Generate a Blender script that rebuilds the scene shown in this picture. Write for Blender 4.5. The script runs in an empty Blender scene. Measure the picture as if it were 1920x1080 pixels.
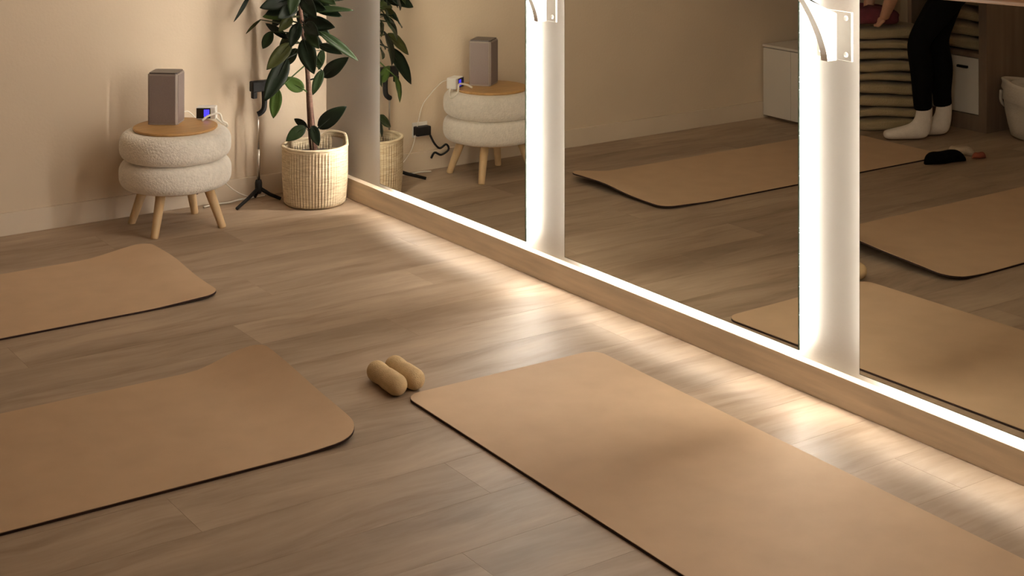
import bpy, bmesh, math, random
from mathutils import Vector, Matrix

random.seed(7)
sc = bpy.context.scene
C = sc.collection

# ------------------------------------------------------------------ camera
CAM = Vector((-2.869, -5.491, 1.5))
YAW, FPX, PX, PY = 0.608, 2883.0, 960.0, -353.7      # level camera, horizon above the frame
cam_data = bpy.data.cameras.new('camera')
cam = bpy.data.objects.new('camera', cam_data)
C.objects.link(cam)
cam.location = CAM
cam.rotation_euler = (math.pi / 2, 0, -YAW)
cam_data.sensor_width = 36.0
cam_data.lens = FPX / 1920 * 36
cam_data.shift_y = -(540 - PY) / 1920
cam_data.clip_start = 0.05
sc.camera = cam

# ------------------------------------------------------------------ world, exposure, light levels
world = bpy.data.worlds.new('world')
sc.world = world
world.use_nodes = True
world.node_tree.nodes['Background'].inputs[0].default_value = (1, 0.85, 0.68, 1)
world.node_tree.nodes['Background'].inputs[1].default_value = 0.0
sc.view_settings.view_transform = 'Standard'
sc.view_settings.look = 'None'
sc.view_settings.gamma = 1
sc.view_settings.use_curve_mapping = False
sc.view_settings.exposure = 0.31
LED_STRENGTH = 79.0
LED_COLOR = (1.0, 0.92, 0.80)
FILL_LAMP_POWER = 18.0  # strength of the added, unseen fill lamps
sc.cycles.sample_clamp_indirect = 6.0
sc.cycles.max_bounces = 12
sc.cycles.diffuse_bounces = 5

# ------------------------------------------------------------------ helpers
FWD = Vector((math.sin(YAW), math.cos(YAW), 0))
RGT = Vector((math.cos(YAW), -math.sin(YAW), 0))
UP = Vector((0, 0, 1))


def at(u, v, depth):
    """world point seen at photo pixel (u, v) at the given forward distance"""
    return CAM + FWD * depth + RGT * ((u - PX) / FPX * depth) - UP * ((v - PY) / FPX * depth)


def link(o, parent=None):
    C.objects.link(o)
    if parent is not None:
        o.parent = parent
    return o


def mesh_obj(name, verts, faces, mat, parent=None, smooth=False):
    me = bpy.data.meshes.new(name)
    me.from_pydata([tuple(v) for v in verts], [], faces)
    me.update()
    if smooth:
        for p in me.polygons:
            p.use_smooth = True
    if mat is not None:
        me.materials.append(mat)
    return link(bpy.data.objects.new(name, me), parent)


def bm_obj(name, bm, mat, parent=None, smooth=False):
    bmesh.ops.recalc_face_normals(bm, faces=bm.faces[:])
    me = bpy.data.meshes.new(name)
    bm.to_mesh(me)
    bm.free()
    if smooth:
        for p in me.polygons:
            p.use_smooth = True
    if mat is not None:
        me.materials.append(mat)
    return link(bpy.data.objects.new(name, me), parent)


def bm_box(bm, x0, x1, y0, y1, z0, z1, bevel=0.0, seg=2):
    r = bmesh.ops.create_cube(bm, size=1.0)
    vs = r['verts']
    for v in vs:
        v.co = Vector((x0 + (v.co.x + .5) * (x1 - x0), y0 + (v.co.y + .5) * (y1 - y0), z0 + (v.co.z + .5) * (z1 - z0)))
    if bevel > 0:
        es = list({e for v in vs for e in v.link_edges})
        bmesh.ops.bevel(bm, geom=es, offset=bevel, segments=seg, affect='EDGES', profile=.5)


def box(name, x0, x1, y0, y1, z0, z1, mat, parent=None, bevel=0.0, seg=2, smooth=False):
    bm = bmesh.new()
    bm_box(bm, min(x0, x1), max(x0, x1), min(y0, y1), max(y0, y1), min(z0, z1), max(z0, z1), bevel, seg)
    return bm_obj(name, bm, mat, parent, smooth)


def empty(name, loc=(0, 0, 0), rz=0.0):
    o = bpy.data.objects.new(name, None)
    o.empty_display_size = .05
    C.objects.link(o)
    o.location = loc
    o.rotation_euler = (0, 0, rz)
    return o


def tag(o, label, cat, group=None, kind=None):
    o['label'] = label
    o['category'] = cat
    if group:
        o['group'] = group
    if kind:
        o['kind'] = kind
    return o


def struct(o):
    o['kind'] = 'structure'
    return o


def catmull(pts, n=8):
    pts = [Vector(p) for p in pts]
    if len(pts) < 3:
        return pts
    out = []
    P = [pts[0] * 2 - pts[1]] + pts + [pts[-1] * 2 - pts[-2]]
    for i in range(1, len(P) - 2):
        a, b, c, d = P[i - 1], P[i], P[i + 1], P[i + 2]
        for k in range(n):
            t = k / n
            out.append(.5 * ((2 * b) + (c - a) * t + (2 * a - 5 * b + 4 * c - d) * t * t + (3 * b - a - 3 * c + d) * t ** 3))
    out.append(pts[-1])
    return out


def tube(name, pts, rad, mat, parent=None, seg=8, smooth=True):
    """swept tube; rad is a number or a list of radii"""
    pts = [Vector(p) for p in pts]
    n = len(pts)
    rads = rad if isinstance(rad, (list, tuple)) else [rad] * n
    verts, faces = [], []
    t0 = (pts[1] - pts[0]).normalized()
    ref = UP if abs(t0.z) < .9 else Vector((1, 0, 0))
    nrm = t0.cross(ref).normalized()
    for i in range(n):
        t = (pts[min(i + 1, n - 1)] - pts[max(i - 1, 0)]).normalized()
        nrm = (nrm - t * nrm.dot(t)).normalized()
        bn = t.cross(nrm)
        for k in range(seg):
            a = 2 * math.pi * k / seg
            verts.append(pts[i] + (nrm * math.cos(a) + bn * math.sin(a)) * rads[i])
    for i in range(n - 1):
        for k in range(seg):
            k2 = (k + 1) % seg
            faces.append((i * seg + k, i * seg + k2, (i + 1) * seg + k2, (i + 1) * seg + k))
    faces.append(tuple(range(seg))[::-1])
    faces.append(tuple((n - 1) * seg + k for k in range(seg)))
    return mesh_obj(name, verts, faces, mat, parent, smooth)


def lathe(name, prof, mat, parent=None, seg=48, smooth=True, loc=(0, 0, 0)):
    """revolve (r, z) profile round the z axis"""
    verts, faces = [], []
    n = len(prof)
    for k in range(seg):
        a = 2 * math.pi * k / seg
        for r, z in prof:
            verts.append((loc[0] + r * math.cos(a), loc[1] + r * math.sin(a), loc[2] + z))
    for k in range(seg):
        k2 = (k + 1) % seg
        for i in range(n - 1):
            faces.append((k * n + i, k2 * n + i, k2 * n + i + 1, k * n + i + 1))
    bm = bmesh.new()
    me = bpy.data.meshes.new(name)
    me.from_pydata(verts, [], faces)
    bm.from_mesh(me)
    bpy.data.meshes.remove(me)
    bmesh.ops.remove_doubles(bm, verts=bm.verts[:], dist=1e-6)
    return bm_obj(name, bm, mat, parent, smooth)


# ------------------------------------------------------------------ materials
def new_mat(name):
    m = bpy.data.materials.new(name)
    m.use_nodes = True
    nt = m.node_tree
    return m, nt, nt.nodes['Principled BSDF']


def plain(name, col, rough=.6, metallic=0.0, noise=0.0, scale=20.0, bump=0.0, bscale=200.0, spec=.5, stretch=(1, 1, 1), sheen=0.0):
    m, nt, b = new_mat(name)
    b.inputs['Base Color'].default_value = (*col, 1)
    b.inputs['Roughness'].default_value = rough
    b.inputs['Metallic'].default_value = metallic
    b.inputs['Specular IOR Level'].default_value = spec
    b.inputs['Sheen Weight'].default_value = sheen
    tc = nt.nodes.new('ShaderNodeTexCoord')
    mp = nt.nodes.new('ShaderNodeMapping')
    mp.inputs['Scale'].default_value = stretch
    nt.links.new(tc.outputs['Object'], mp.inputs[0])
    if noise > 0:
        n = nt.nodes.new('ShaderNodeTexNoise')
        n.inputs['Scale'].default_value = scale
        n.inputs['Detail'].default_value = 5
        nt.links.new(mp.outputs[0], n.inputs['Vector'])
        r = nt.nodes.new('ShaderNodeValToRGB')
        r.color_ramp.elements[0].position = .3
        r.color_ramp.elements[1].position = .7
        r.color_ramp.elements[0].color = (*[c * (1 - noise) for c in col], 1)
        r.color_ramp.elements[1].color = (*[min(1, c * (1 + noise)) for c in col], 1)
        nt.links.new(n.outputs[0], r.inputs[0])
        nt.links.new(r.outputs[0], b.inputs['Base Color'])
    if bump > 0:
        n2 = nt.nodes.new('ShaderNodeTexNoise')
        n2.inputs['Scale'].default_value = bscale
        n2.inputs['Detail'].default_value = 3
        nt.links.new(mp.outputs[0], n2.inputs['Vector'])
        bp = nt.nodes.new('ShaderNodeBump')
        bp.inputs['Strength'].default_value = bump
        bp.inputs['Distance'].default_value = .004
        nt.links.new(n2.outputs[0], bp.inputs['Height'])
        nt.links.new(bp.outputs[0], b.inputs['Normal'])
    return m


def wood_plank_mat():
    m, nt, b = new_mat('oak_laminate')
    L = nt.links
    tc = nt.nodes.new('ShaderNodeTexCoord')
    oi = nt.nodes.new('ShaderNodeObjectInfo')
    off = nt.nodes.new('ShaderNodeVectorMath'); off.operation = 'SCALE'
    off.inputs[0].default_value = (7.3, 3.1, 5.7)
    mul = nt.nodes.new('ShaderNodeMath'); mul.operation = 'MULTIPLY'; mul.inputs[1].default_value = 9.0
    L.new(oi.outputs['Random'], mul.inputs[0])
    L.new(mul.outputs[0], off.inputs['Scale'])
    add = nt.nodes.new('ShaderNodeVectorMath'); add.operation = 'ADD'
    L.new(tc.outputs['Object'], add.inputs[0])
    L.new(off.outputs[0], add.inputs[1])
    # slow waviness bends the grain lines
    wv = nt.nodes.new('ShaderNodeTexNoise'); wv.inputs['Scale'].default_value = 2.2; wv.inputs['Detail'].default_value = 2
    L.new(add.outputs[0], wv.inputs['Vector'])
    wsc = nt.nodes.new('ShaderNodeVectorMath'); wsc.operation = 'SCALE'; wsc.inputs['Scale'].default_value = .10
    L.new(wv.outputs['Color'], wsc.inputs[0])
    add2 = nt.nodes.new('ShaderNodeVectorMath'); add2.operation = 'ADD'
    L.new(add.outputs[0], add2.inputs[0]); L.new(wsc.outputs[0], add2.inputs[1])

    def grain(sx, sy, detail, lo, hi):
        mp = nt.nodes.new('ShaderNodeMapping'); mp.inputs['Scale'].default_value = (sx, sy, 1)
        L.new(add2.outputs[0], mp.inputs[0])
        n = nt.nodes.new('ShaderNodeTexNoise'); n.inputs['Scale'].default_value = 1.0
        n.inputs['Detail'].default_value = detail; n.inputs['Roughness'].default_value = .6
        L.new(mp.outputs[0], n.inputs['Vector'])
        mr = nt.nodes.new('ShaderNodeMapRange')
        mr.inputs['From Min'].default_value = lo; mr.inputs['From Max'].default_value = hi
        L.new(n.outputs[0], mr.inputs['Value'])
        return mr.outputs[0]
    broad = grain(1.6, 8.0, 5, .30, .70)
    fine = grain(6.0, 90.0, 4, .3, .7)
    cath = grain(2.4, 17.0, 4, .53, .70)
    mixv = nt.nodes.new('ShaderNodeMix'); mixv.data_type = 'RGBA'
    mixv.inputs['A'].default_value = (*PLANK_DARK, 1); mixv.inputs['B'].default_value = (*PLANK_LIGHT, 1)
    L.new(broad, mixv.inputs['Factor'])
    mx2 = nt.nodes.new('ShaderNodeMix'); mx2.data_type = 'RGBA'; mx2.blend_type = 'MULTIPLY'
    mx2.inputs['B'].default_value = (.69, .63, .58, 1)
    f1 = nt.nodes.new('ShaderNodeMath'); f1.operation = 'MULTIPLY'; f1.inputs[1].default_value = .75
    L.new(cath, f1.inputs[0])
    L.new(f1.outputs[0], mx2.inputs['Factor']); L.new(mixv.outputs['Result'], mx2.inputs['A'])
    mx3 = nt.nodes.new('ShaderNodeMix'); mx3.data_type = 'RGBA'; mx3.blend_type = 'MULTIPLY'
    mx3.inputs['B'].default_value = (.86, .84, .82, 1)
    f2 = nt.nodes.new('ShaderNodeMath'); f2.operation = 'MULTIPLY'; f2.inputs[1].default_value = .38
    L.new(fine, f2.inputs[0])
    L.new(f2.outputs[0], mx3.inputs['Factor']); L.new(mx2.outputs['Result'], mx3.inputs['A'])
    hsv = nt.nodes.new('ShaderNodeHueSaturation')
    vr = nt.nodes.new('ShaderNodeMapRange'); vr.inputs['To Min'].default_value = .93; vr.inputs['To Max'].default_value = 1.07
    L.new(oi.outputs['Random'], vr.inputs['Value'])
    L.new(vr.outputs[0], hsv.inputs['Value']); L.new(mx3.outputs['Result'], hsv.inputs['Color'])
    L.new(hsv.outputs[0], b.inputs['Base Color'])
    rr = nt.nodes.new('ShaderNodeMapRange'); rr.inputs['To Min'].default_value = .50; rr.inputs['To Max'].default_value = .56
    L.new(fine, rr.inputs['Value']); L.new(rr.outputs[0], b.inputs['Roughness'])
    b.inputs['Specular IOR Level'].default_value = .42
    bp = nt.nodes.new('ShaderNodeBump'); bp.inputs['Strength'].default_value = .12; bp.inputs['Distance'].default_value = .001
    L.new(fine, bp.inputs['Height']); L.new(bp.outputs[0], b.inputs['Normal'])
    return m


PLANK_DARK = (.285, .203, .138)
PLANK_LIGHT = (.47, .355, .255)
M = {}
M['plank'] = wood_plank_mat()
M['subfloor'] = plain('subfloor_dark', (.06, .04, .03), .8, noise=.2)
M['wall'] = plain('beige_plaster', (.66, .54, .41), .85, noise=.03, scale=3, bump=.15, bscale=90, spec=.2)
M['wall_white'] = plain('warm_white_plaster', (.57, .532, .50), .85, noise=.02, scale=3, bump=.1, bscale=90, spec=.2)
M['ceiling'] = plain('ceiling_paint', (.75, .70, .63), .9, noise=.02, scale=2)
M['skirting'] = plain('beige_skirting', (.66, .55, .43), .7, noise=.03, scale=6)
M['skirting_wood'] = plain('oak_skirting', (.72, .60, .46), .5, noise=.14, scale=3, stretch=(1, 1.2, 14))
M['mat_top'] = plain('tan_mat_surface', (.55, .385, .25), .75, noise=.05, scale=9, bump=.1, bscale=500, spec=.25)
M['mat_base'] = plain('dark_rubber', (.035, .018, .014), .8, noise=.15, scale=60, spec=.2)
M['boucle'] = plain('cream_boucle', (.86, .80, .72), .95, noise=.06, scale=60, bump=.9, bscale=130, spec=.1, sheen=.3)
M['leg_wood'] = plain('pale_beech', (.62, .43, .235), .5, noise=.12, scale=10, stretch=(6, 6, .6))
M['tray_wood'] = plain('honey_wood', (.50, .29, .11), .45, noise=.15, scale=8, stretch=(1, 8, 1))
M['barre_wood'] = plain('barre_beech', (.55, .36, .22), .4, noise=.12, scale=6, stretch=(12, .6, 12))
M['taupe'] = plain('taupe_grille', (.245, .19, .175), .6, noise=.05, scale=300, bump=.2, bscale=700)
M['taupe_dark'] = plain('dark_taupe_plastic', (.09, .072, .065), .4, noise=.03, scale=40)
M['taupe_frame'] = plain('taupe_frame_plastic', (.33, .27, .235), .4, noise=.03, scale=40)
M['white_plastic'] = plain('white_plastic', (.82, .79, .74), .4, noise=.02, scale=30)
M['cable_white'] = plain('white_cable', (.80, .75, .66), .5, noise=.02, scale=60)
M['black_plastic'] = plain('black_plastic', (.008, .007, .007), .6, spec=.25, noise=.2, scale=40)
M['chrome'] = plain('brushed_steel', (.62, .58, .52), .3, metallic=1, noise=.03, scale=90)
M['white_metal'] = plain('white_powder_coat', (.84, .82, .79), .4, noise=.015, scale=40)
M['steel_screw'] = plain('pale_screw', (.85, .83, .80), .3, metallic=.3, noise=.02, scale=90)
M['stem'] = plain('brown_stem', (.13, .065, .045), .8, noise=.35, scale=40, stretch=(1, 1, 3), bump=.3, bscale=120)
M['soil'] = plain('dark_soil', (.03, .02, .013), .95, noise=.4, scale=80, bump=1, bscale=90)
M['white_cabinet'] = plain('white_laminate', (.70, .66, .60), .5, noise=.02, scale=6)
M['dark_wood'] = plain('walnut_laminate', (.21, .15, .105), .55, noise=.18, scale=4, stretch=(6, 6, .5))
M['blanket'] = plain('sand_blanket', (.38, .295, .175), .95, noise=.10, scale=14, bump=.6, bscale=160, spec=.1, sheen=.2)
M['bag_cloth'] = plain('white_cotton', (.70, .65, .58), .95, noise=.05, scale=10, bump=.5, bscale=90, spec=.1)
M['skin'] = plain('skin', (.55, .30, .20), .55, noise=.06, scale=20)
M['leggings'] = plain('black_leggings', (.0035, .003, .003), .9, spec=.12, noise=.15, scale=30)
M['sock'] = plain('white_sock', (.80, .74, .68), .95, noise=.04, scale=60, bump=.4, bscale=300, spec=.1)
M['top_black'] = plain('black_top', (.014, .012, .012), .85, noise=.15, scale=30)
M['hair'] = plain('dark_hair', (.03, .018, .012), .6, noise=.3, scale=30, stretch=(1, 1, .1))
M['plum'] = plain('plum_cloth', (.13, .025, .035), .9, noise=.2, scale=20, bump=.4, bscale=120)
M['black_cloth'] = plain('black_cloth', (.004, .004, .004), .95, spec=.1, noise=.2, scale=30, bump=.5, bscale=150)
M['beige_cloth'] = plain('beige_cloth', (.50, .41, .31), .95, noise=.15, scale=25, bump=.5, bscale=150)
M['red_cloth'] = plain('red_brown_cloth', (.28, .07, .04), .9, noise=.15, scale=25)
M['roller'] = plain('tan_foam', (.58, .42, .235), .85, noise=.08, scale=60, bump=.4, bscale=400, spec=.2)
M['dark_screen'] = plain('black_screen', (.008, .008, .010), .15, noise=.1, scale=20)


def led_mat(name, col, strength):
    m = bpy.data.materials.new(name)
    m.use_nodes = True
    nt = m.node_tree
    nt.nodes.remove(nt.nodes['Principled BSDF'])
    e = nt.nodes.new('ShaderNodeEmission')
    e.inputs[0].default_value = (*col, 1)
    e.inputs[1].default_value = strength
    nt.links.new(e.outputs[0], nt.nodes['Material Output'].inputs[0])
    return m


M['led'] = led_mat('warm_led_diffuser', LED_COLOR, LED_STRENGTH)
M['blue_led'] = led_mat('blue_display_glow', (.08, .06, 1.0), 1.1)

m, nt, b = new_mat('mirror_silver')
b.inputs['Base Color'].default_value = (.665, .64, .565, 1)
b.inputs['Metallic'].default_value = 1
b.inputs['Roughness'].default_value = 0.0
M['mirror'] = m
M['glass_edge'] = plain('green_glass_edge', (.03, .045, .035), .25, noise=.1, scale=40)


def leaf_mat(name, col, back):
    m, nt, b = new_mat(name)
    L = nt.links
    tc = nt.nodes.new('ShaderNodeTexCoord')
    n = nt.nodes.new('ShaderNodeTexNoise'); n.inputs['Scale'].default_value = 25; n.inputs['Detail'].default_value = 4
    L.new(tc.outputs['Object'], n.inputs['Vector'])
    r = nt.nodes.new('ShaderNodeValToRGB')
    r.color_ramp.elements[0].color = (*[c * .75 for c in col], 1)
    r.color_ramp.elements[1].color = (*[c * 1.3 for c in col], 1)
    L.new(n.outputs[0], r.inputs[0])
    L.new(r.outputs[0], b.inputs['Base Color'])
    b.inputs['Roughness'].default_value = .38
    b.inputs['Specular IOR Level'].default_value = .2
    return m


M['leaf_dark'] = leaf_mat('rubber_leaf_dark', (.007, .012, .006), None)
M['leaf_mid'] = leaf_mat('rubber_leaf_mid', (.016, .028, .010), None)
M['leaf_green'] = leaf_mat('rubber_leaf_green', (.048, .085, .018), None)
M['leaf_olive'] = leaf_mat('rubber_leaf_olive', (.042, .046, .014), None)


def basket_mat():
    m, nt, b = new_mat('woven_seagrass')
    L = nt.links
    tc = nt.nodes.new('ShaderNodeTexCoord')
    mp = nt.nodes.new('ShaderNodeMapping'); mp.inputs['Scale'].default_value = (1, 1, 9)
    L.new(tc.outputs['Object'], mp.inputs[0])
    n = nt.nodes.new('ShaderNodeTexNoise'); n.inputs['Scale'].default_value = 30; n.inputs['Detail'].default_value = 4
    L.new(mp.outputs[0], n.inputs['Vector'])
    r = nt.nodes.new('ShaderNodeValToRGB')
    r.color_ramp.elements[0].position = .3; r.color_ramp.elements[1].position = .7
    r.color_ramp.elements[0].color = (.50, .38, .235, 1)
    r.color_ramp.elements[1].color = (.82, .70, .50, 1)
    L.new(n.outputs[0], r.inputs[0]); L.new(r.outputs[0], b.inputs['Base Color'])
    b.inputs['Roughness'].default_value = .85
    w = nt.nodes.new('ShaderNodeTexWave'); w.bands_direction = 'Z'; w.inputs['Scale'].default_value = 55
    w.inputs['Distortion'].default_value = 1.0
    L.new(tc.outputs['Object'], w.inputs['Vector'])
    bp = nt.nodes.new('ShaderNodeBump'); bp.inputs['Strength'].default_value = .12; bp.inputs['Distance'].default_value = .003
    L.new(w.outputs[0], bp.inputs['Height']); L.new(bp.outputs[0], b.inputs['Normal'])
    return m


M['basket'] = basket_mat()

# ------------------------------------------------------------------ the room
WX = 0.045          # plaster face of the mirror wall; mirror glass stands proud at x = 0
LX = -3.45          # left wall
FY = -6.3           # wall behind the camera
HZ = 2.70

floor = struct(box('floor', LX - .1, WX + .1, FY - .1, .1, -.10, -.012, M['subfloor']))
# laminate planks, one object each, laid along x in a staggered bond
PW, PL, GAP = .192, 1.285, .0003
cache = {}
row = 0
y = 0.0
while y > FY:
    y1 = max(y - PW, FY)
    x = WX - [0.33, 1.02, 0.62, 1.22, 0.15, 0.80][row % 6]
    starts = []
    edges = [WX]
    while x > LX:
        edges.append(x)
        x -= PL
    edges.append(LX)
    for a, b2 in zip(edges[:-1], edges[1:]):
        ln = a - b2
        if ln < .01:
            continue
        key = (round(ln, 4), round(y - y1, 4))
        if key not in cache:
            bm = bmesh.new()
            bm_box(bm, -ln / 2 + GAP, ln / 2 - GAP, -(y - y1) / 2 + GAP, (y - y1) / 2 - GAP, -.011, 0)
            o = bm_obj('plank', bm, M['plank'], floor)
            cache[key] = o.data
        else:
            o = link(bpy.data.objects.new('plank', cache[key]), floor)
        o.location = ((a + b2) / 2, (y + y1) / 2, 0)
    y = y1
    row += 1

struct(box('wall_back', LX - .1, WX + .1, 0, .1, 0, HZ, M['wall']))
struct(box('wall_right', WX, WX + .1, FY - .1, 0, 0, HZ, M['wall_white']))
struct(box('wall_left', LX - .1, LX, FY - .1, 0, 0, HZ, M['wall']))
struct(box('wall_front', LX, WX, FY - .1, FY, 0, HZ, M['wall']))
struct(box('ceiling', LX - .1, WX + .1, FY - .1, .1, HZ, HZ + .1, M['ceiling']))
struct(box('baseboard_back', LX, .012, -.012, 0, 0, .080, M['skirting'], bevel=.0015))
struct(box('baseboard_left', LX, LX + .012, FY, -.012, 0, .080, M['skirting'], bevel=.0015))
struct(box('baseboard_right', .017, WX, FY, -.0125, 0, .078, M['skirting_wood'], bevel=.001))

# ------------------------------------------------------------------ backlit mirrors
MZ0, MZ1 = .1115, 2.05


def backlit_mirror(ya, yb, label):
    """ya is the far side (towards the back wall), yb the near side"""
    t = tag(empty('backlit_mirror', (0, (ya + yb) / 2, MZ0)), label, 'mirror', 'backlit wall mirrors')
    hw = (ya - yb) / 2
    H = MZ1 - MZ0
    glass = box('mirror_glass', .0004, .005, -hw, hw, 0, H, M['glass_edge'], t)
    box('silver_face', 0, .0004, -hw + .0015, hw - .0015, .0015, H - .0015, M['mirror'], glass)
    i = .007
    box('back_panel', .005, .0445, -hw + .03, hw - .03, .03, H - .03, M['white_plastic'], t)
    # side strips sit against the wall, top and bottom strips a little further forward
    for (a, b3, c, d, xa, xb) in ((-hw + .008, -hw + .03, .03, H - .03, .0355, .0445), (hw - .03, hw - .008, .03, H - .03, .0355, .0445),
                                  (-hw + .03, hw - .03, i, .012, .0165, .0185), (-hw + .03, hw - .03, H - .012, H - i, .0160, .0208)):
        o = box('led_strip', xa, xb, a, b3, c, d, M['led'], t)
        o['label'] = 'glowing warm white light strip behind the mirror edge'
    return t


backlit_mirror(-.506, -1.444, 'backlit mirror nearest the corner, reflecting the stool and speaker')
backlit_mirror(-1.654, -2.661, 'middle backlit mirror between the two white wall strips, reflecting the far mat')
backlit_mirror(-2.868, -3.875, 'rightmost backlit mirror, reflecting the legs of the standing person')


# ------------------------------------------------------------------ barre and its brackets
def barre_z(y):
    return 1.089 + .033 * (-y - 3.4)        # the rail hangs slightly out of level


def barre_bracket(y, label):
    z0 = barre_z(y) - .1975
    t = tag(empty('barre_bracket', (WX, y, z0)), label, 'bracket', 'barre wall brackets')
    plate = box('wall_plate', -.006, 0, -.060, .060, 0, .124, M['white_metal'], t, bevel=.001)
    for yy in (-.042, .042):
        for zz in (.016, .108):
            bm = bmesh.new()
            bmesh.ops.create_uvsphere(bm, u_segments=12, v_segments=6, radius=.007)
            for v in bm.verts:
                v.co = Vector((v.co.z * .5 - .006, v.co.x + yy, v.co.y + zz))
            bm_obj('screw', bm, M['steel_screw'], plate, True)
    # curved gusset arm, profile in the x-z plane
    low = []
    for k in range(0, 12):
        z = -.002 + .194 * k / 11
        low.append((-.040 - .062 * (max(0, z) / .14) ** 1.5, z))
    top = [(-.200, .197), (-.200, .208), (-.175, .205), (-.120, .178), (-.060, .148), (-.006, .124)]
    prof = [(x_, z_ * .94) for x_, z_ in [(-.006, -.002)] + low + top]
    w = .011
    bm = bmesh.new()
    A = [bm.verts.new((x, -w, z)) for x, z in prof]
    B = [bm.verts.new((x, w, z)) for x, z in prof]
    bm.faces.new(A)
    bm.faces.new(B[::-1])
    n = len(prof)
    for k in range(n):
        bm.faces.new((A[k], B[k], B[(k + 1) % n], A[(k + 1) % n]))
    bm_obj('curved_arm', bm, M['white_metal'], t)
    return t


barre_bracket(-1.496, 'white curved barre bracket on the wall strip between the first two mirrors')
barre_bracket(-2.746, 'white curved barre bracket on the wall strip beside the rightmost mirror')
ys = (-.95, -5.0)
bar = tube('ballet_barre', [(-.150, yy, barre_z(yy) + .021) for yy in (ys[0], -2.0, -3.0, -4.0, ys[1])], .021, M['barre_wood'], seg=24)
tag(bar, 'wooden barre rail running in front of the mirrors at the top right', 'barre')

# ------------------------------------------------------------------ unseen ceiling lamps, added for warm fill light
def fill_lamp(x, y, label):
    t = tag(empty('fill_lamp', (x, y, HZ)), label, 'lamp', 'added fill lamps')
    lathe('lamp_housing', [(0, 0), (.15, 0), (.15, -.045), (.135, -.05), (.135, -.04), (0, -.04)], M['white_metal'], t, 32)
    lathe('lamp_diffuser', [(0, -.041), (.133, -.041), (.133, -.044), (0, -.044)], M['lamp'], t, 32, False)


M['lamp'] = led_mat('fill_lamp_glow', (1.0, .82, .62), FILL_LAMP_POWER)
fill_lamp(-.42, -1.7, 'unseen ceiling lamp added for warm fill above the far mats')
fill_lamp(-1.20, -3.5, 'unseen ceiling lamp added for warm fill above the front of the room')


# ------------------------------------------------------------------ yoga mats
def sstep(a, b, x):
    t = max(0, min(1, (x - a) / (b - a)))
    return t * t * (3 - 2 * t)


def yoga_mat(center, rz, length, width, r, lift, label):
    """mat along local x; lift(x, y) raises the sheet off the floor"""
    t = tag(empty('yoga_mat', (center[0], center[1], 0), rz), label, 'yoga mat', 'tan yoga mats')
    L, W = length, width
    xs = [-L / 2 + r * (1 - math.cos(k / 10 * math.pi / 2)) for k in range(11)]
    xs += [-L / 2 + r + (L - 2 * r) * k / 40 for k in range(1, 40)]
    xs += [L / 2 - r * (1 - math.cos(k / 10 * math.pi / 2)) for k in range(10, -1, -1)]
    NY = 16

    def sheet(name, z0, z1, mat, inset):
        verts, faces = [], []
        for zz in (z0, z1):
            for x in xs:
                d = min(x + L / 2, L / 2 - x)
                hw = W / 2 - inset
                if d < r:
                    hw -= r - math.sqrt(max(0, r * r - (r - d) ** 2))
                for j in range(NY + 1):
                    yy = -hw + 2 * hw * j / NY
                    verts.append((x, yy, zz + lift(x, yy)))
        nx = len(xs)
        N = nx * (NY + 1)
        idx = lambda l, i, j: l * N + i * (NY + 1) + j
        for i in range(nx - 1):
            for j in range(NY):
                faces.append((idx(1, i, j), idx(1, i + 1, j), idx(1, i + 1, j + 1), idx(1, i, j + 1)))
                faces.append((idx(0, i, j), idx(0, i, j + 1), idx(0, i + 1, j + 1), idx(0, i + 1, j)))
            faces.append((idx(0, i, 0), idx(0, i + 1, 0), idx(1, i + 1, 0), idx(1, i, 0)))
            faces.append((idx(0, i, NY), idx(1, i, NY), idx(1, i + 1, NY), idx(0, i + 1, NY)))
        for i, s in ((0, 1), (nx - 1, -1)):
            for j in range(NY):
                f = (idx(0, i, j), idx(1, i, j), idx(1, i, j + 1), idx(0, i, j + 1))
                faces.append(f if s > 0 else f[::-1])
        return mesh_obj(name, verts, faces, mat, t, False)
    base = sheet('rubber_base', .0003, .0056, M['mat_base'], .0)
    base['label'] = 'dark rubber underside of the mat'
    top = sheet('top_surface', .0056, .0072, M['mat_top'], .001)
    for o in (base, top):
        for p in o.data.polygons:
            p.use_smooth = True
        o.data.set_sharp_from_angle(angle=.6)
    return t


# far mat (local +x end near the stool), far corner a little raised
def lift1(x, yy):
    e = sstep(.56, .80, x)
    return e * (.009 + .020 * math.exp(-((yy - .10) / .16) ** 2) + .012 * sstep(.1, .3, yy))


def lift2(x, yy):
    e = max(0, (x - .68) / .19)
    e = e ** 1.6
    return e * (.028 + .030 * sstep(-.2, .25, yy)) * (1 - .5 * math.exp(-((yy + .32) / .10) ** 2))


def flat(x, yy):
    return .0


yoga_mat((-1.697, -.782), 0.0, 1.606, .608, .055, lift1, 'tan yoga mat lying in front of the stool along the back wall')
yoga_mat((-1.925, -1.955), -.012, 1.74, .640, .085, lift2, 'tan yoga mat at the left with its upturned curled end')
yoga_mat((-.567, -2.990), math.pi / 2 - .024, 1.75, .610, .045, flat, 'flat tan yoga mat beside the mirror wall in the foreground')


# ------------------------------------------------------------------ two rollers
def roller(p, q, rad, label):
    p, q = Vector(p), Vector(q)
    n = 26
    pts, rads = [], []
    Lr = (q - p).length
    d = (q - p).normalized()
    for k in range(n + 1):
        s = -math.cos(math.pi * k / n)
        x = (s + 1) / 2 * Lr
        e = min(x, Lr - x)
        rr = rad * (1 - .07 * math.exp(-((x - Lr * .40) / .018) ** 2))
        if e < rad:
            rr *= max(.03, math.sqrt(max(0, 1 - ((rad - e) / rad) ** 2)))
        pts.append(p + d * x)
        rads.append(rr)
    o = tube('massage_roller', pts, rads, M['roller'], seg=24)
    tag(o, label, 'roller', 'pair of tan rollers')


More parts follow.
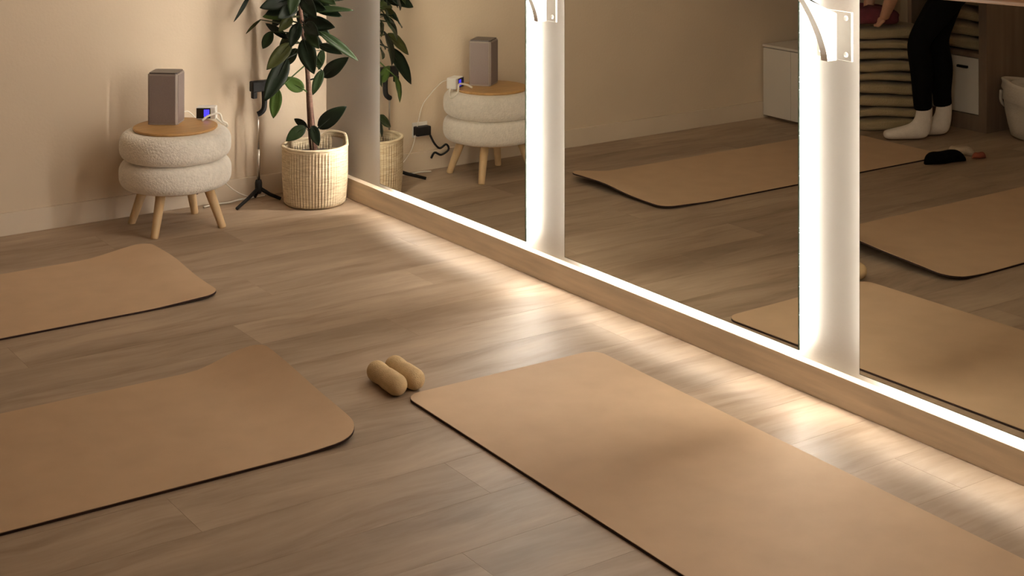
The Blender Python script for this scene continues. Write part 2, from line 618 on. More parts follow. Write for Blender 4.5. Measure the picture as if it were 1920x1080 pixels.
roller((-.849, -1.942, .0275), (-.858, -2.108, .0275), .0275, 'tan capsule shaped roller farther from the mat corner, left of the pair')
roller((-.791, -1.936, .0275), (-.800, -2.100, .0275), .0275, 'tan capsule shaped roller touching the foreground mat corner, right of the pair')

# ------------------------------------------------------------------ stool
SX, SY = -.690, -.228
st = tag(empty('boucle_stool', (SX, SY, 0)), 'cream boucle stool of two stacked rings on splayed wooden legs', 'stool')


def ring(name, zc, R, rm, hz, flat_top):
    prof = []
    n = 28
    for k in range(n + 1):
        a = -math.pi / 2 + math.pi * k / n
        ex = .70
        cx = math.copysign(abs(math.cos(a)) ** ex, math.cos(a))
        sz = math.copysign(abs(math.sin(a)) ** ex, math.sin(a))
        prof.append((R - rm + rm * cx, zc + hz * sz))
    prof = [(0, prof[0][1])] + prof + [(0, prof[-1][1])]
    return lathe(name, prof, M['boucle'], st, 64)


ring('lower_cushion_ring', .1985, .200, .060, .0515, False)
ring('upper_cushion_ring', .3000, .199, .060, .0525, True)
lathe('seat_base', [(0, .138), (.13, .138), (.13, .148), (0, .148)], M['leg_wood'], st, 32)
for (fx, fy) in ((-.818, -.348), (-.560, -.348), (-.808, -.105), (-.563, -.105)):
    dx, dy = fx - SX, fy - SY
    k = .68
    pts = [(dx, dy, .0), (dx * .995, dy * .995, .004), (dx * k, dy * k, .150)]
    tube('leg', pts, [.0120, .0135, .0185], M['leg_wood'], st, 16)
tray = lathe('wooden_tray', [(0, 0), (.146, 0), (.150, .004), (.150, .009), (.146, .011), (0, .011)], M['tray_wood'], None, 56, False)
tray.location = (SX, SY, .3525)
tag(tray, 'round honey coloured wooden tray lying on the stool seat', 'tray')
TZ = .3640

# ------------------------------------------------------------------ speaker on the tray
sp = tag(empty('loudspeaker', (-.697, -.158, TZ), -.68), 'taupe box speaker standing upright on the stool tray', 'speaker')
W_, D_, H_ = .055, .047, .188


def prism(bm, pts, z0, z1):
    A = [bm.verts.new((x, y, z0)) for x, y in pts]
    B = [bm.verts.new((x, y, z1)) for x, y in pts]
    bm.faces.new(A[::-1])
    bm.faces.new(B)
    n = len(pts)
    for k in range(n):
        bm.faces.new((A[k], A[(k + 1) % n], B[(k + 1) % n], B[k]))


oct_ = lambda w, d, c: [(-w + c, -d), (w - c, -d), (w, -d + c), (w, d - c), (w - c, d), (-w + c, d), (-w, d - c), (-w, -d + c)]
bm = bmesh.new()
prism(bm, oct_(W_, D_, .006), 0, H_ - .005)
bm_obj('speaker_body', bm, M['taupe_frame'], sp)
bm = bmesh.new()
prism(bm, oct_(W_ - .004, D_ - .004, .005), H_ - .005, H_)
bm_obj('top_plate', bm, M['taupe_dark'], sp)
box('front_grille', -W_ + .007, W_ - .007, -D_ - .002, -D_ - .0002, .006, H_ - .010, M['taupe'], sp, bevel=.0008)
box('side_grille', W_ + .0002, W_ + .0016, -D_ + .008, D_ - .008, .006, H_ - .010, M['taupe'], sp, bevel=.0006)

# ------------------------------------------------------------------ white charger with blue display, and its cables
cg = tag(empty('power_adapter', (-.545, -.175, TZ), -.55), 'small white power adapter with a blue glowing display on the stool', 'adapter')
box('adapter_body', -.036, .036, -.022, .022, .0, .046, M['white_plastic'], cg, bevel=.005, seg=3, smooth=False)
face = box('display_face', -.0355, .016, -.0240, -.0221, .004, .042, M['dark_screen'], cg, bevel=.0006)
box('blue_display', -.008, .012, -.0250, -.0241, .010, .037, M['blue_led'], face)
cb = catmull([(-.590, -.235, TZ + .006), (-.565, -.232, TZ + .020), (-.525, -.238, TZ + .026), (-.515, -.245, .363),
              (-.500, -.250, .352), (-.491, -.232, .338), (-.497, -.205, .346), (-.510, -.190, .360), (-.522, -.188, TZ + .016)], 6)
tag(tube('charging_cable', cb, .0042, M['cable_white'], seg=8), 'white charging cable looped over the stool tray edge', 'cable')
cb = catmull([(-.640, -.098, TZ + .02), (-.60, -.070, TZ + .012), (-.560, -.050, TZ + .004), (-.50, -.030, TZ - .06), (-.478, -.020, .26), (-.455, -.022, .18), (-.430, -.03, .11),
              (-.395, -.035, .065), (-.350, -.035, .030), (-.300, -.030, .006)], 6)
tag(tube('white_cable', cb, .0024, M['cable_white'], seg=6), 'thin white cord hanging from behind the stool to the floor', 'cable')
cb = catmull([(-.505, -.055, .0045), (-.45, -.040, .0045), (-.40, -.047, .0045), (-.34, -.030, .0045), (-.24, -.028, .0045)], 6)
tag(tube('floor_cable', cb, .0035, M['cable_white'], seg=6), 'white cord lying on the floor along the back baseboard', 'cable')

# wall socket with black plug behind the stool (seen in the first mirror)
so = tag(empty('wall_socket', (-.480, 0, .170)), 'white wall socket with black plug behind the stool', 'socket')
box('socket_plate', -.036, .036, -.008, 0, -.028, .034, M['white_plastic'], so, bevel=.002)
box('black_plug', -.034, .034, -.042, -.008, -.018, .020, M['black_plastic'], so, bevel=.004)
cb = catmull([(-.515, -.030, .150), (-.530, -.040, .115), (-.560, -.035, .090), (-.585, -.045, .105), (-.600, -.040, .080), (-.570, -.030, .060),
              (-.535, -.035, .075), (-.520, -.030, .052)], 6)
cbl = tube('plug_cable', [Vector(q) - Vector((-.480, 0, .170)) for q in cb], .0045, M['black_plastic'], so, 8)

# ------------------------------------------------------------------ phone tripod
tx, ty = -.290, -.078
tp = tag(empty('phone_tripod', (tx, ty, 0)), 'slim black phone tripod with steel pole between stool and plant basket', 'tripod')
for a in (math.radians(212), math.radians(-28), math.radians(80)):
    ln = .15 if a > 2 else (.085 if a < 0 else .05)
    d = Vector((math.cos(a), math.sin(a), 0))
    pts = [d * .008 + UP * .048, d * (ln * .5) + UP * .026, d * ln + UP * .007]
    tube('leg', pts, [.0075, .0070, .0062], M['black_plastic'], tp, 10)
lathe('hub', [(0, .03), (.010, .03), (.014, .042), (.014, .072), (.011, .082), (0, .082)], M['black_plastic'], tp, 20)
tube('pole', [(0, 0, .08), (0, 0, .20)], .0058, M['chrome'], tp, 14)
tube('pole', [(-.001, 0, .20), (-.002, 0, .345)], .0036, M['chrome'], tp, 14)
cl = tube('clamp_arm', catmull([(-.004, 0, .335), (.006, -.004, .340), (.019, -.006, .354), (.022, -.006, .385), (.020, -.006, .440)], 5), .0105, M['black_plastic'], tp, 10)
box('phone_clamp', -.034, .052, -.022, .012, .424, .464, M['black_plastic'], tp, bevel=.004)
box('clamp_jaw', -.034, -.016, -.024, -.002, .400, .426, M['black_plastic'], tp, bevel=.003)

# ------------------------------------------------------------------ plant basket
BX, BY = -.123, -.224
bk = tag(empty('woven_basket', (BX, BY, 0)), 'round ribbed seagrass basket with handle holes holding the rubber plant', 'basket')


def rim_z(a):
    z = .222
    for c in (math.radians(14),):
        d = (a - c + math.pi) % (2 * math.pi) - math.pi
        z += .030 * (1 - sstep(math.radians(20), math.radians(44), abs(d)))
    return z


def build_basket():
    seg = 192
    nz = 24
    verts, faces = [], []
    R0, R1 = .114, .124
    for k in range(seg):
        a = 2 * math.pi * k / seg
        zt = rim_z(a)
        for i in range(nz + 1):
            f = i / nz
            z = f * zt
            R = R0 + (R1 - R0) * min(1, f * 2) ** .7
            rib = .0046 * (abs(math.sin(a * 32)) - .5)
            if f < .04:
                R -= .010 * (1 - f / .04)
            if f > .92:
                rib = .002
            verts.append(((R + rib) * math.cos(a), (R + rib) * math.sin(a), z))
    slots = (math.radians(14),)
    for k in range(seg):
        k2 = (k + 1) % seg
        a = 2 * math.pi * (k + .5) / seg
        for i in range(nz):
            hole = False
            for c in slots:
                d = (a - c + math.pi) % (2 * math.pi) - math.pi
                if abs(d) < math.radians(17) and nz - 6 <= i <= nz - 3:
                    hole = True
            if not hole:
                faces.append((k * (nz + 1) + i, k2 * (nz + 1) + i, k2 * (nz + 1) + i + 1, k * (nz + 1) + i + 1))
    faces.append(tuple(k * (nz + 1) for k in range(seg))[::-1])
    o = mesh_obj('basket_wall', verts, faces, M['basket'], bk, True)
    s = o.modifiers.new('thickness', 'SOLIDIFY')
    s.thickness = .007
    s.offset = -1
    # rim cord
    pts = [((R1 - .002) * math.cos(t), (R1 - .002) * math.sin(t), rim_z(t)) for t in [2 * math.pi * k / 96 for k in range(97)]]
    tube('rim', pts, .0062, M['basket'], bk, 8)


build_basket()
soil = lathe('soil', [(0, .190), (.06, .188), (.111, .184)], M['soil'], bk, 40)

# ------------------------------------------------------------------ rubber plant
D0 = (Vector((BX, BY, 0)) - CAM).dot(FWD)
pl = tag(empty('rubber_plant', (BX, BY, .19)), 'tall rubber plant with large glossy dark green leaves in the corner', 'plant')
PO = Vector((BX, BY, .19))


def P(u, v, dd=0.0):
    p = at(u, v, D0 + dd)
    p.y = min(p.y, -.025)
    p.x = min(p.x, .018)
    return p - PO


stem_pts = [P(592, 296), P(589, 262), P(584, 215), P(579, 160), P(573, 100), P(566, 40), P(560, -20), P(557, -90), P(556, -180), P(560, -280)]
tube('stem', catmull(stem_pts, 5), [.0105 - .005 * k / 45 for k in range(46)], M['stem'], pl, 12)
st2 = [P(584, 292, .02), P(580, 250, .02), P(577, 200, .015), P(575, 150, .01), P(572, 98, 0)]
tube('stem', catmull(st2, 5), [.0055 - .002 * k / 20 for k in range(21)], M['stem'], pl, 8)


def leaf(base, tip, wpx, mat, facing=.75, curl=.10, fold=.25, roll=0.0, root=None):
    """one leaf blade with its stalk; facing mixes 'towards the viewer side' and 'up' for the blade normal"""
    base, tip = Vector(base), Vector(tip)
    W = wpx / FPX * D0
    d = tip - base
    Ln = d.length
    d.normalize()
    n0 = (-FWD * facing + UP * (1 - facing) + RGT * roll)
    n0 = (n0 - d * n0.dot(d)).normalized()
    s = d.cross(n0).normalized()
    n, cols = 12, 5
    verts, faces = [], []
    if root is not None:
        root = Vector(root)
    for i in range(n + 1):
        t = i / n
        w = W / 2 * max(.02, math.sin(math.pi * (.03 + .97 * t) ** .82) ** .75)
        if i == n:
            w = W * .012
        c = base + d * (Ln * t) - n0 * (curl * Ln * (t - .35) ** 2)
        for j in range(cols):
            q = (j / (cols - 1) - .5) * 2
            verts.append(c + s * (w * q) + n0 * (fold * w * abs(q) ** 1.5 + .03 * w * math.sin(t * 17 + q * 2)))
    for i in range(n):
        for j in range(cols - 1):
            a = i * cols + j
            faces.append((a, a + 1, a + cols + 1, a + cols))
    # stalk as a thin three-sided rod from the stem to the blade and along the midrib
    if root is None:
        root = base - d * (.18 * Ln)
    chain = [root, base, base + d * (Ln * .45) - n0 * .001]
    off = len(verts)
    for i, c in enumerate(chain):
        rr = (.0030, .0026, .0008)[i]
        for k in range(3):
            a = 2 * math.pi * k / 3
            verts.append(c + s * (rr * math.cos(a)) + n0 * (rr * math.sin(a)))
    for i in range(2):
        for k in range(3):
            k2 = (k + 1) % 3
            faces.append((off + i * 3 + k, off + i * 3 + k2, off + i * 3 + 3 + k2, off + i * 3 + 3 + k))
    o = mesh_obj('leaf', verts, faces, M[mat], pl, True)
    sm = o.modifiers.new('thickness', 'SOLIDIFY')
    sm.thickness = .0012
    return o


def stem_at(v):
    pts = [(592, 296), (589, 262), (584, 215), (579, 160), (573, 100), (566, 40), (560, -20), (557, -90), (556, -180), (560, -280)]
    for (u0, v0), (u1, v1) in zip(pts[:-1], pts[1:]):
        if v <= v0 and v >= v1:
            return u0 + (u1 - u0) * (v0 - v) / (v0 - v1)
    return 570


LEAVES = [  # base u,v, depth; tip u,v, depth; width px; material; facing; roll; root v on the stem
    (569, 168, -.01, 530, 146, -.03, 26, 'leaf_green', .85, 0, 176),
    (604, 132, -.02, 586, 178, -.05, 18, 'leaf_mid', .9, 0, 110),
    (606, 143, .00, 652, 108, -.05, 27, 'leaf_dark', .8, 0, 150),
    (597, 239, -.01, 648, 200, -.05, 30, 'leaf_dark', .75, 0, 262),
    (586, 236, -.02, 597, 273, -.06, 20, 'leaf_dark', .95, 0, 246),
    (572, 238, -.01, 536, 264, -.04, 24, 'leaf_mid', .7, 0, 258),
    (575, 238, .02, 551, 222, .05, 13, 'leaf_dark', .7, 0, 250),
    (521, 168, -.04, 512, 222, -.06, 23, 'leaf_green', .95, 0, 120),
    (538, 110, -.03, 496, 190, -.10, 34, 'leaf_dark', .85, .2, 92),
    (545, 82, -.03, 500, 130, -.09, 28, 'leaf_olive', .8, 0, 80),
    (569, 74, -.04, 588, 138, -.10, 34, 'leaf_dark', .95, 0, 70),
    (560, 44, -.03, 545, 88, -.08, 24, 'leaf_dark', .9, 0, 46),
    (510, 60, .04, 492, 92, .05, 20, 'leaf_mid', .9, 0, 62),
    (538, 72, .03, 497, 42, .08, 15, 'leaf_dark', .6, 0, 84),
    (547, 33, -.02, 523, 58, -.06, 20, 'leaf_olive', .8, 0, 30),
    (543, 27, .01, 492, 30, .00, 24, 'leaf_green', .55, 0, 34),
    (470, -14, .04, 431, 40, .06, 9, 'leaf_dark', .6, .8, 10),
    (488, 37, .06, 450, 60, .09, 7, 'leaf_olive', .2, .5, 50),
    (568, 42, -.05, 626, 50, -.13, 30, 'leaf_dark', .7, 0, 38),
    (575, 30, .02, 620, 72, .02, 26, 'leaf_dark', .8, 0, 26),
    (571, 20, .00, 662, 16, -.06, 17, 'leaf_mid', .45, 0, 24),
    (600, 60, -.02, 672, 112, -.06, 18, 'leaf_mid', .55, 0, 44),
    (598, 84, -.04, 640, 100, -.12, 16, 'leaf_dark', .7, 0, 78),
    (574, 55, -.06, 597, 90, -.13, 22, 'leaf_mid', .8, 0, 50),
    (605, 94, .06, 597, 132, .08, 16, 'leaf_mid', .9, 0, 96),
    (552, 12, -.02, 498, 26, -.08, 26, 'leaf_dark', .7, 0, 10),
    (545, -2, -.04, 488, 14, -.10, 28, 'leaf_dark', .8, 0, -4),
    (570, 4, -.04, 610, 18, -.10, 24, 'leaf_dark', .8, 0, 2),
    (575, -8, .03, 650, -4, .00, 26, 'leaf_dark', .6, 0, -4),
    (550, -6, .06, 515, 20, .10, 26, 'leaf_dark', .8, 0, -6),
    (556, -18, -.05, 545, 26, -.12, 24, 'leaf_mid', .9, 0, -18),
    (578, -30, -.02, 628, 8, -.09, 30, 'leaf_mid', .8, 0, -26),
    (548, -36, -.02, 478, -22, -.05, 28, 'leaf_dark', .7, 0, -34),
    (560, 20, .06, 585, 60, .12, 26, 'leaf_dark', .8, 0, 14),
    (552, 60, .07, 520, 100, .14, 24, 'leaf_mid', .7, 0, 52),
    (556, 10, -.06, 522, 34, -.13, 26, 'leaf_dark', .85, 0, 6),
    (566, 62, .03, 606, 86, .03, 24, 'leaf_dark', .8, 0, 58),
    (572, 44, -.08, 596, 66, -.15, 24, 'leaf_dark', .85, 0, 40),
    (548, 40, .04, 508, 22, .06, 20, 'leaf_mid', .7, 0, 46),
    (566, -6, -.07, 592, 32, -.14, 26, 'leaf_dark', .9, 0, -8),
    (540, 8, .08, 505, 52, .13, 22, 'leaf_dark', .8, 0, 0),
    (584, 8, .02, 640, 30, -.04, 22, 'leaf_dark', .7, 0, 6),
    (556, 92, .04, 534, 124, .08, 20, 'leaf_mid', .8, 0, 96),
    (576, 104, -.03, 604, 122, -.07, 16, 'leaf_mid', .75, 0, 108),
]
for (bu, bv, bd, tu, tv, td, w, mt, fc, rl, rv) in LEAVES:
    leaf(P(bu, bv, bd), P(tu, tv, td), w, mt, fc, .12, .28, rl, root=P(stem_at(rv), rv))
# the crown goes on above the picture
rr = random.Random(3)
for k in range(26):
    rv = -45 - k * 9
    a = k * 2.4
    r0, r1 = .035, .13 + .05 * rr.random()
    c = P(stem_at(rv), rv)
    b0 = c + Vector((math.cos(a) * r0, math.sin(a) * r0 * .8, .02))
    t0 = c + Vector((math.cos(a) * r1, math.sin(a) * r1 * .8, .03 - .09 * rr.random()))
    t0.x = min(t0.x, .010 - PO.x)
    t0.y = min(t0.y, -.02 - PO.y)
    leaf(b0, t0, 30, rr.choice(['leaf_dark', 'leaf_mid', 'leaf_dark', 'leaf_green']), .3, .15, .25, 0, root=c)

# ------------------------------------------------------------------ left end of the room (seen only in the mirrors)
# white cabinet
wc = tag(empty('white_cabinet', (-2.44, 0, 0)), 'low white cabinet in the far room corner, seen in the mirror', 'cabinet')
box('cabinet_body', -.44, -.018, -.260, -.013, .012, .350, M['white_cabinet'], wc, bevel=.002)
box('cabinet_top', -.445, .004, -.263, -.013, .350, .362, M['white_cabinet'], wc, bevel=.001)
box('plinth', -.43, -.03, -.255, -.02, 0, .012, M['dark_wood'], wc)
box('door', -.0175, 0, -.1995, -.015, .016, .346, M['white_cabinet'], wc, bevel=.0015)
box('door', -.0175, 0, -.260, -.2025, .016, .346, M['white_cabinet'], wc, bevel=.0015)

# tall wooden shelf unit with a white door
su = tag(empty('shelf_unit', (-3.03, -.88, 0)), 'tall brown wooden shelf unit with a white door, seen in the mirror', 'shelf')
box('side_panel', -.40, 0, 0, .045, 0, 1.90, M['dark_wood'], su, bevel=.001)
box('side_panel', -.40, 0, .445, .470, 0, 1.90, M['dark_wood'], su, bevel=.001)
box('back_panel', -.40, -.388, .045, .445, .02, 1.90, M['dark_wood'], su)
box('plinth', -.40, -.004, .045, .445, 0, .075, M['dark_wood'], su)
for z in (.075, .345, .70, 1.05, 1.40, 1.88):
    box('shelf_board', -.388, -.002 if z != .075 else -.022, .045, .445, z, z + .018, M['dark_wood'], su)
dr = box('door', -.020, -.002, .048, .442, .079, .341, M['white_cabinet'], su, bevel=.0015)
dr['label'] = 'white cabinet door'
box('handle', -.002, .012, .105, .165, .290, .302, M['black_plastic'], dr, bevel=.003)


def folded_blanket(loc, rz, w, d, h, seed, label, group, mat='blanket', name='folded_blanket'):
    """soft folded slab: rounded edges, sagging folds on its front"""
    rg = random.Random(seed)
    ph = [rg.random() * 6.28 for _ in range(8)]
    verts, faces = [], []
    nu, nv = 44, 14
    for i in range(nv + 1):
        b_ = -math.pi / 2 + math.pi * i / nv
        for k in range(nu):
            a = 2 * math.pi * k / nu
            ex = .42
            ca, sa = math.cos(a), math.sin(a)
            x = math.copysign(abs(ca) ** ex, ca)
            y_ = math.copysign(abs(sa) ** ex, sa)
            cb_, sb_ = math.cos(b_), math.sin(b_)
            fx = abs(cb_) ** .40
            z = math.copysign(abs(sb_) ** .75, sb_)
            wob = 1 + .025 * math.sin(3 * a + ph[0]) + .015 * math.sin(5 * a + ph[1])
            # the sheet's two folded layers leave a crease round the middle
            cre = 1 - .035 * math.exp(-((b_ - .1 * math.sin(2 * a + ph[2])) / .16) ** 2)
            zz = h / 2 + z * h / 2 * (1 - .0 * abs(x))
            sag = -.012 * h / .05 * (abs(x) ** 6) * (i / nv)
            wave = 0.0
            tilt = .004 * math.sin(2.6 * x + ph[3]) + .002 * math.sin(5.5 * x + ph[4])
            verts.append((x * fx * w / 2 * wob * cre, y_ * fx * d / 2 * wob * cre, max(0, zz + sag + tilt * min(1, i / 3))))
    for i in range(nv):
        for k in range(nu):
            k2 = (k + 1) % nu
            faces.append((i * nu + k, i * nu + k2, (i + 1) * nu + k2, (i + 1) * nu + k))
    faces.append(tuple(range(nu))[::-1])
    faces.append(tuple(nv * nu + k for k in range(nu)))
    o = mesh_obj(name, verts, faces, M[mat], None, True)
    o.location = loc
    o.rotation_euler = (0, 0, rz)
    return tag(o, label, 'blanket', group)


ordn = ['bottom', 'second from the bottom', 'third from the bottom', 'fourth from the bottom', 'middle', 'fourth from the top',
        'third from the top', 'second from the top', 'topmost']
zz = 0.0
stack_c = Vector((-2.757, -.497))
hs = [.059, .041, .049, .055, .037, .047, .043, .039, .058]
for k, h in enumerate(hs):
    lab = ('%s sand coloured folded blanket of the floor stack beside the person' % ordn[k])
    ang = math.radians(-35 + 0) + rr.uniform(-.05, .05)
    folded_blanket((stack_c.x + rr.uniform(-.010, .010), stack_c.y + rr.uniform(-.010, .010), zz), math.radians(35) + rr.uniform(-.04, .04),
                   .42 + rr.uniform(-.015, .015), .26, h + .001, k + 11, lab, 'blankets in the floor stack')
    zz += h + .0075
STACK_TOP = zz
for k in range(4):
    lab = ['lowest', 'second lowest', 'second highest', 'highest'][k] + ' folded blanket on the open shelf above the white door'
    folded_blanket((-3.225, -.635, .363 + k * .070), math.pi / 2 + rr.uniform(-.03, .03), .36, .33, .064, 40 + k, lab, 'blankets on the shelf')

# white fabric basket
fb = tag(empty('fabric_basket', (-3.165, -1.082, 0)), 'slouchy white fabric basket on the floor beside the shelf unit', 'basket')
verts, faces = [], []
nu, prof = 56, [(.0, .002), (.115, .0), (.135, .010), (.148, .06), (.160, .12), (.166, .165), (.176, .175), (.170, .20), (.178, .215), (.172, .24), (.176, .255), (.166, .258), (.160, .23), (.150, .12), (.0, .10)]
for k in range(nu):
    a = 2 * math.pi * k / nu
    for i, (r, z) in enumerate(prof):
        f = 1 + (.018 * math.sin(7 * a + i * .7) + .012 * math.sin(13 * a + i)) * min(1, z / .15)
        verts.append((r * f * math.cos(a), r * f * math.sin(a), z * (1 + .05 * math.sin(2 * a) * min(1, z / .2))))
n = len(prof)
for k in range(nu):
    k2 = (k + 1) % nu
    for i in range(n - 1):
        faces.append((k * n + i, k2 * n + i, k2 * n + i + 1, k * n + i + 1))
mesh_obj('basket_body', verts, faces, M['bag_cloth'], fb, True)
for s in (-1, 1):
    pts = catmull([(.03 * 1 - .07, s * .172, .20), (-.03, s * .190, .14), (.01, s * .192, .12), (.05, s * .186, .15), (.07, s * .170, .20)], 5)
    tube('handle', pts, .008, M['bag_cloth'], fb, 8)
folded_blanket((-3.165, -1.082, .165), .3, .24, .24, .10, 77, 'folded white towel inside the slouchy fabric basket', None, 'bag_cloth', 'folded_towel')['category'] = 'towel'


# floor cloths by the end of the far mat
def heap(name, pts, mat, label, cat, w, h):
    """low lumpy heap of cloth along a line"""
    pts = catmull(pts, 6)
    nn = len(pts)
    verts, faces = [], []
    seg = 16
    for i, p in enumerate(pts):
        t = i / (nn - 1)
        prof_ = max(.06, math.sin(math.pi * (.02 + .96 * t)) ** .55)
        d = (pts[min(i + 1, nn - 1)] - pts[max(i - 1, 0)]).normalized()
        s = Vector((-d.y, d.x, 0)).normalized()
        for k in range(seg):
            a = 2 * math.pi * k / seg
            ww = w * prof_ * (1 + .12 * math.sin(9 * t + 2 * a))
            hh = h * prof_ * (1 + .20 * math.sin(7 * t + 1.3))
            z = hh * .5 * (1 + math.sin(a)) if math.sin(a) > 0 else hh * .5 * (1 + math.sin(a)) ** 1.5
            verts.append((p.x + s.x * ww * math.cos(a), p.y + s.y * ww * math.cos(a), p.z + z))
    for i in range(nn - 1):
        for k in range(seg):
            k2 = (k + 1) % seg
            faces.append((i * seg + k, i * seg + k2, (i + 1) * seg + k2, (i + 1) * seg + k))
    faces.append(tuple(range(seg))[::-1])
    faces.append(tuple((nn - 1) * seg + k for k in range(seg)))
    o = mesh_obj(name, verts, faces, M[mat], None, True)
    return tag(o, label, cat)


heap('black_sock', [(-2.300, -1.135, 0), (-2.36, -1.145, 0), (-2.43, -1.158, 0), (-2.500, -1.182, 0)], 'black_cloth',
     'crumpled black cloth on the end of the far mat, seen in the mirror', 'cloth', .042, .058)
pc = tag(empty('beige_cloth', (-2.55, -1.10, 0)), 'crumpled beige cloth with red brown trim behind the black cloth, seen in mirror', 'cloth')
h1 = heap('cloth_body', [(-2.535, -1.06, 0), (-2.555, -1.08, 0), (-2.585, -1.11, 0), (-2.605, -1.15, 0)], 'beige_cloth', 'x', 'x', .035, .045)
h2 = heap('cloth_trim', [(-2.560, -1.172, 0), (-2.590, -1.185, 0), (-2.620, -1.195, 0)], 'red_cloth', 'x', 'x', .016, .030)
for h_ in (h1, h2):
    del h_['label'], h_['category']
    h_.location = Vector((2.55, 1.10, 0))
    h_.parent = pc
h2['label'] = 'red brown trim'


# ------------------------------------------------------------------ person bending over the blanket stack
def skin_mesh(name, nodes, edges, mat, parent, root=0, sub=2):
    me = bpy.data.meshes.new(name)
    me.from_pydata([tuple(n_[0]) for n_ in nodes], edges, [])
    o = bpy.data.objects.new(name, me)
    C.objects.link(o)
    sk = o.modifiers.new('skin', 'SKIN')
    sk.use_smooth_shade = True
    for i, n_ in enumerate(nodes):
        r = n_[1]
        me.skin_vertices[0].data[i].radius = r if isinstance(r, tuple) else (r, r)
        me.skin_vertices[0].data[i].use_root = (i == root)
    ss = o.modifiers.new('sub', 'SUBSURF')
    ss.levels = ss.render_levels = sub
    dg = bpy.context.evaluated_depsgraph_get()
    me2 = bpy.data.meshes.new_from_object(o.evaluated_get(dg))
    me2.name = name
    bpy.data.objects.remove(o)
    me2.materials.clear()
    me2.materials.append(M[mat])
    for p in me2.polygons:
        p.use_smooth = True
    return link(bpy.data.objects.new(name, me2), parent)


F = Vector((.82, .57, 0)).normalized()
LF = Vector((-F.y, F.x, 0))
org = Vector((-2.755, -.790, 0))
pe = tag(empty('person', org), 'person in black leggings and white socks bending over the stack, seen in mirror', 'person')
A1 = Vector((-2.690, -.802, .075)) - org      # foot nearer to the mirror
A2 = Vector((-2.835, -.795, .075)) - org


def joint(a, f, l, z):
    return Vector((a.x, a.y, 0)) + F * f + LF * l + UP * z


hipc = joint((A1 + A2) / 2, -.13, 0, .80)
H1, H2 = hipc - LF * .085, hipc + LF * .085
K1 = joint(A1, .035, -.005, .445)
K2 = joint(A2, .035, .005, .445)
sp1 = hipc + F * .16 + UP * .075
sp2 = hipc + F * .34 + UP * .10
neck = hipc + F * .47 + UP * .07
head = hipc + F * .60 + UP * .00
S1, S2 = hipc + F * .42 + UP * .07 - LF * .17, hipc + F * .42 + UP * .07 + LF * .17
hand1 = Vector((-2.600, -.640, STACK_TOP + .045)) - org
hand2 = Vector((-2.640, -.505, STACK_TOP + .045)) - org
E1 = (S1 + hand1) / 2 - LF * .07 - F * .05 + UP * .02
E2 = (S2 + hand2) / 2 + LF * .06 - F * .05 + UP * .02
nodes = [(hipc, .105), (sp1, .115), (sp2, .120), (neck, .052), (head - F * .02, .075), (head + F * .07 - UP * .02, .082), (head + F * .12 - UP * .03, .05)]
edges = [(0, 1), (1, 2), (2, 3), (3, 4), (4, 5), (5, 6)]


def add(prev, pts):
    for p, r in pts:
        nodes.append((p, r))
        edges.append((prev, len(nodes) - 1))
        prev = len(nodes) - 1
    return prev


for Hh, Kk, Aa in ((H1, K1, A1), (H2, K2, A2)):
    add(0, [(Hh - UP * .03, .088), (Hh.lerp(Kk, .5), .070), (Kk, .050), (Kk.lerp(Aa, .35) - F * .012, .052), (Kk.lerp(Aa, .75), .036),
            (Aa, .022), (Aa + F * .07 - UP * .038, (.022, .018)), (Aa + F * .140 - UP * .050, (.022, .012))])
wr = []
for S_, E_, hd in ((S1, E1, hand1), (S2, E2, hand2)):
    wr.append(add(2, [(S_, .050), (S_.lerp(E_, .5), .042), (E_, .036), (E_.lerp(hd, .45), .033), (E_.lerp(hd, .88), .023), (hd, (.030, .016))]))
body = skin_mesh('body', nodes, edges, 'skin', pe)
# fingers, rooted inside each palm
for hd, E_, side in ((hand1, E1, 1), (hand2, E2, -1)):
    d = (hd - E_).normalized()
    d = (d + F * .5).normalized()
    s = LF
    for q, ln in ((-.021, .062), (-.007, .074), (.007, .070), (.021, .056)):
        p0 = hd + s * q
        p1 = p0 + d * ln * .5
        p2 = p1 + (d * .5 - UP * .6).normalized() * ln * .35
        p2.z = max(p2.z, STACK_TOP + .012)
        p1.z = max(p1.z, STACK_TOP + .014)
        p3 = p2 + F * ln * .22
        skin_mesh('finger', [(p0, .0095), (p1, .0090), (p2, .0082), (p3, .0065)], [(0, 1), (1, 2), (2, 3)], 'skin', pe, sub=1)
    p0 = hd - d * .02 + s * side * .022
    skin_mesh('thumb', [(p0, .0105), (p0 + s * side * .022 + d * .022, .0098), (p0 + s * side * .030 + d * .048, .0075)], [(0, 1), (1, 2)], 'skin', pe, sub=1)
# leggings
nodes, edges = [(hipc, .112), (hipc + F * .09 + UP * .045, .112)], [(0, 1)]
for Hh, Kk, Aa in ((H1, K1, A1), (H2, K2, A2)):
    add(0, [(Hh - UP * .03, .094), (Hh.lerp(Kk, .5), .076), (Kk, .056), (Kk.lerp(Aa, .35) - F * .012, .058), (Kk.lerp(Aa, .66), .046), (Kk.lerp(Aa, .80), .045), (Kk.lerp(Aa, .84), .044)])
skin_mesh('leggings', nodes, edges, 'leggings', pe)
# socks
for Aa in (A1, A2):
    nodes = [(Aa + UP * .105, .040), (Aa + UP * .055, .038), (Aa + UP * .010 + F * .002, .038), (Aa - UP * .033 + F * .004, (.040, .040)),
             (Aa + F * .055 - UP * .038, (.038, .036)), (Aa + F * .10 - UP * .043, (.041, .031)), (Aa + F * .15 - UP * .049, (.042, .025)), (Aa + F * .19 - UP * .053, (.034, .020)), (Aa - F * .030 - UP * .043, (.031, .030))]
    skin_mesh('sock', nodes, [(k_, k_ + 1) for k_ in range(7)] + [(3, 8)], 'sock', pe, root=3)
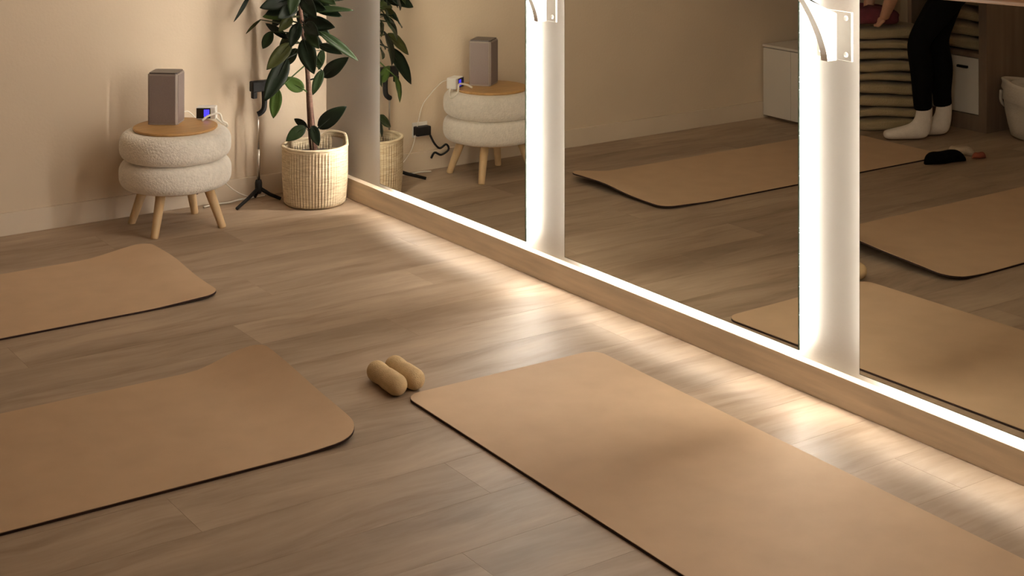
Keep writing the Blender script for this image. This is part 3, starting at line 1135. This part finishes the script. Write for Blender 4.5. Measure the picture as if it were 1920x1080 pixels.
# top with short sleeves
nodes, edges = [(hipc + F * .07 + UP * .03, .122), (sp1, .128), (sp2, .134), (neck - F * .05, .075)], [(0, 1), (1, 2), (2, 3)]
for S_, E_ in ((S1, E1), (S2, E2)):
    add(2, [(S_, .060), (S_.lerp(E_, .55), .055)])
skin_mesh('top', nodes, edges, 'top_black', pe, root=1)
# hair, ears, face details
nodes = [(head - F * .01 + UP * .035, .075), (head + F * .07 + UP * .03, .085), (head + F * .13 + UP * .0, .06)]
skin_mesh('hair', nodes, [(0, 1), (1, 2)], 'hair', pe)
nodes = [(head + F * .05 + UP * .06, .030), (head + F * .10 + UP * .115, .032), (head + F * .16 + UP * .06, .022), (head + F * .19 - UP * .04, .012)]
skin_mesh('ponytail', nodes, [(0, 1), (1, 2), (2, 3)], 'hair', pe)
fc = head + F * .055 - UP * .095
for s in (-1, 1):
    bm = bmesh.new()
    bmesh.ops.create_uvsphere(bm, u_segments=12, v_segments=8, radius=.011)
    for v in bm.verts:
        v.co += fc + LF * (s * .032) + F * .035
    bm_obj('eye', bm, M['white_plastic'], pe, True)
    bm = bmesh.new()
    bmesh.ops.create_uvsphere(bm, u_segments=12, v_segments=8, radius=.02)
    for v in bm.verts:
        v.co = LF * (v.co.x * .4 + s * .083) + F * (v.co.y * 1.4 + .04) + UP * v.co.z + head - UP * .01
    bm_obj('ear', bm, M['skin'], pe, True)
skin_mesh('nose', [(fc + F * .03 + UP * .012, .010), (fc + F * .005 - UP * .004, .013)], [(0, 1)], 'skin', pe, sub=1)
skin_mesh('mouth', [(fc - F * .025 - LF * .022 + UP * .01, .005), (fc - F * .028 + UP * .006, .007), (fc - F * .025 + LF * .022 + UP * .01, .005)], [(0, 1), (1, 2)], 'plum', pe, sub=1)

# plum cloth in the hands, on top of the stack
o = folded_blanket((-2.665, -.495, STACK_TOP + .006), math.radians(30), .26, .20, .085, 91, 'dark plum cloth held by the person on top of the blanket stack', None, 'plum', 'plum_cloth')
o['category'] = 'cloth'
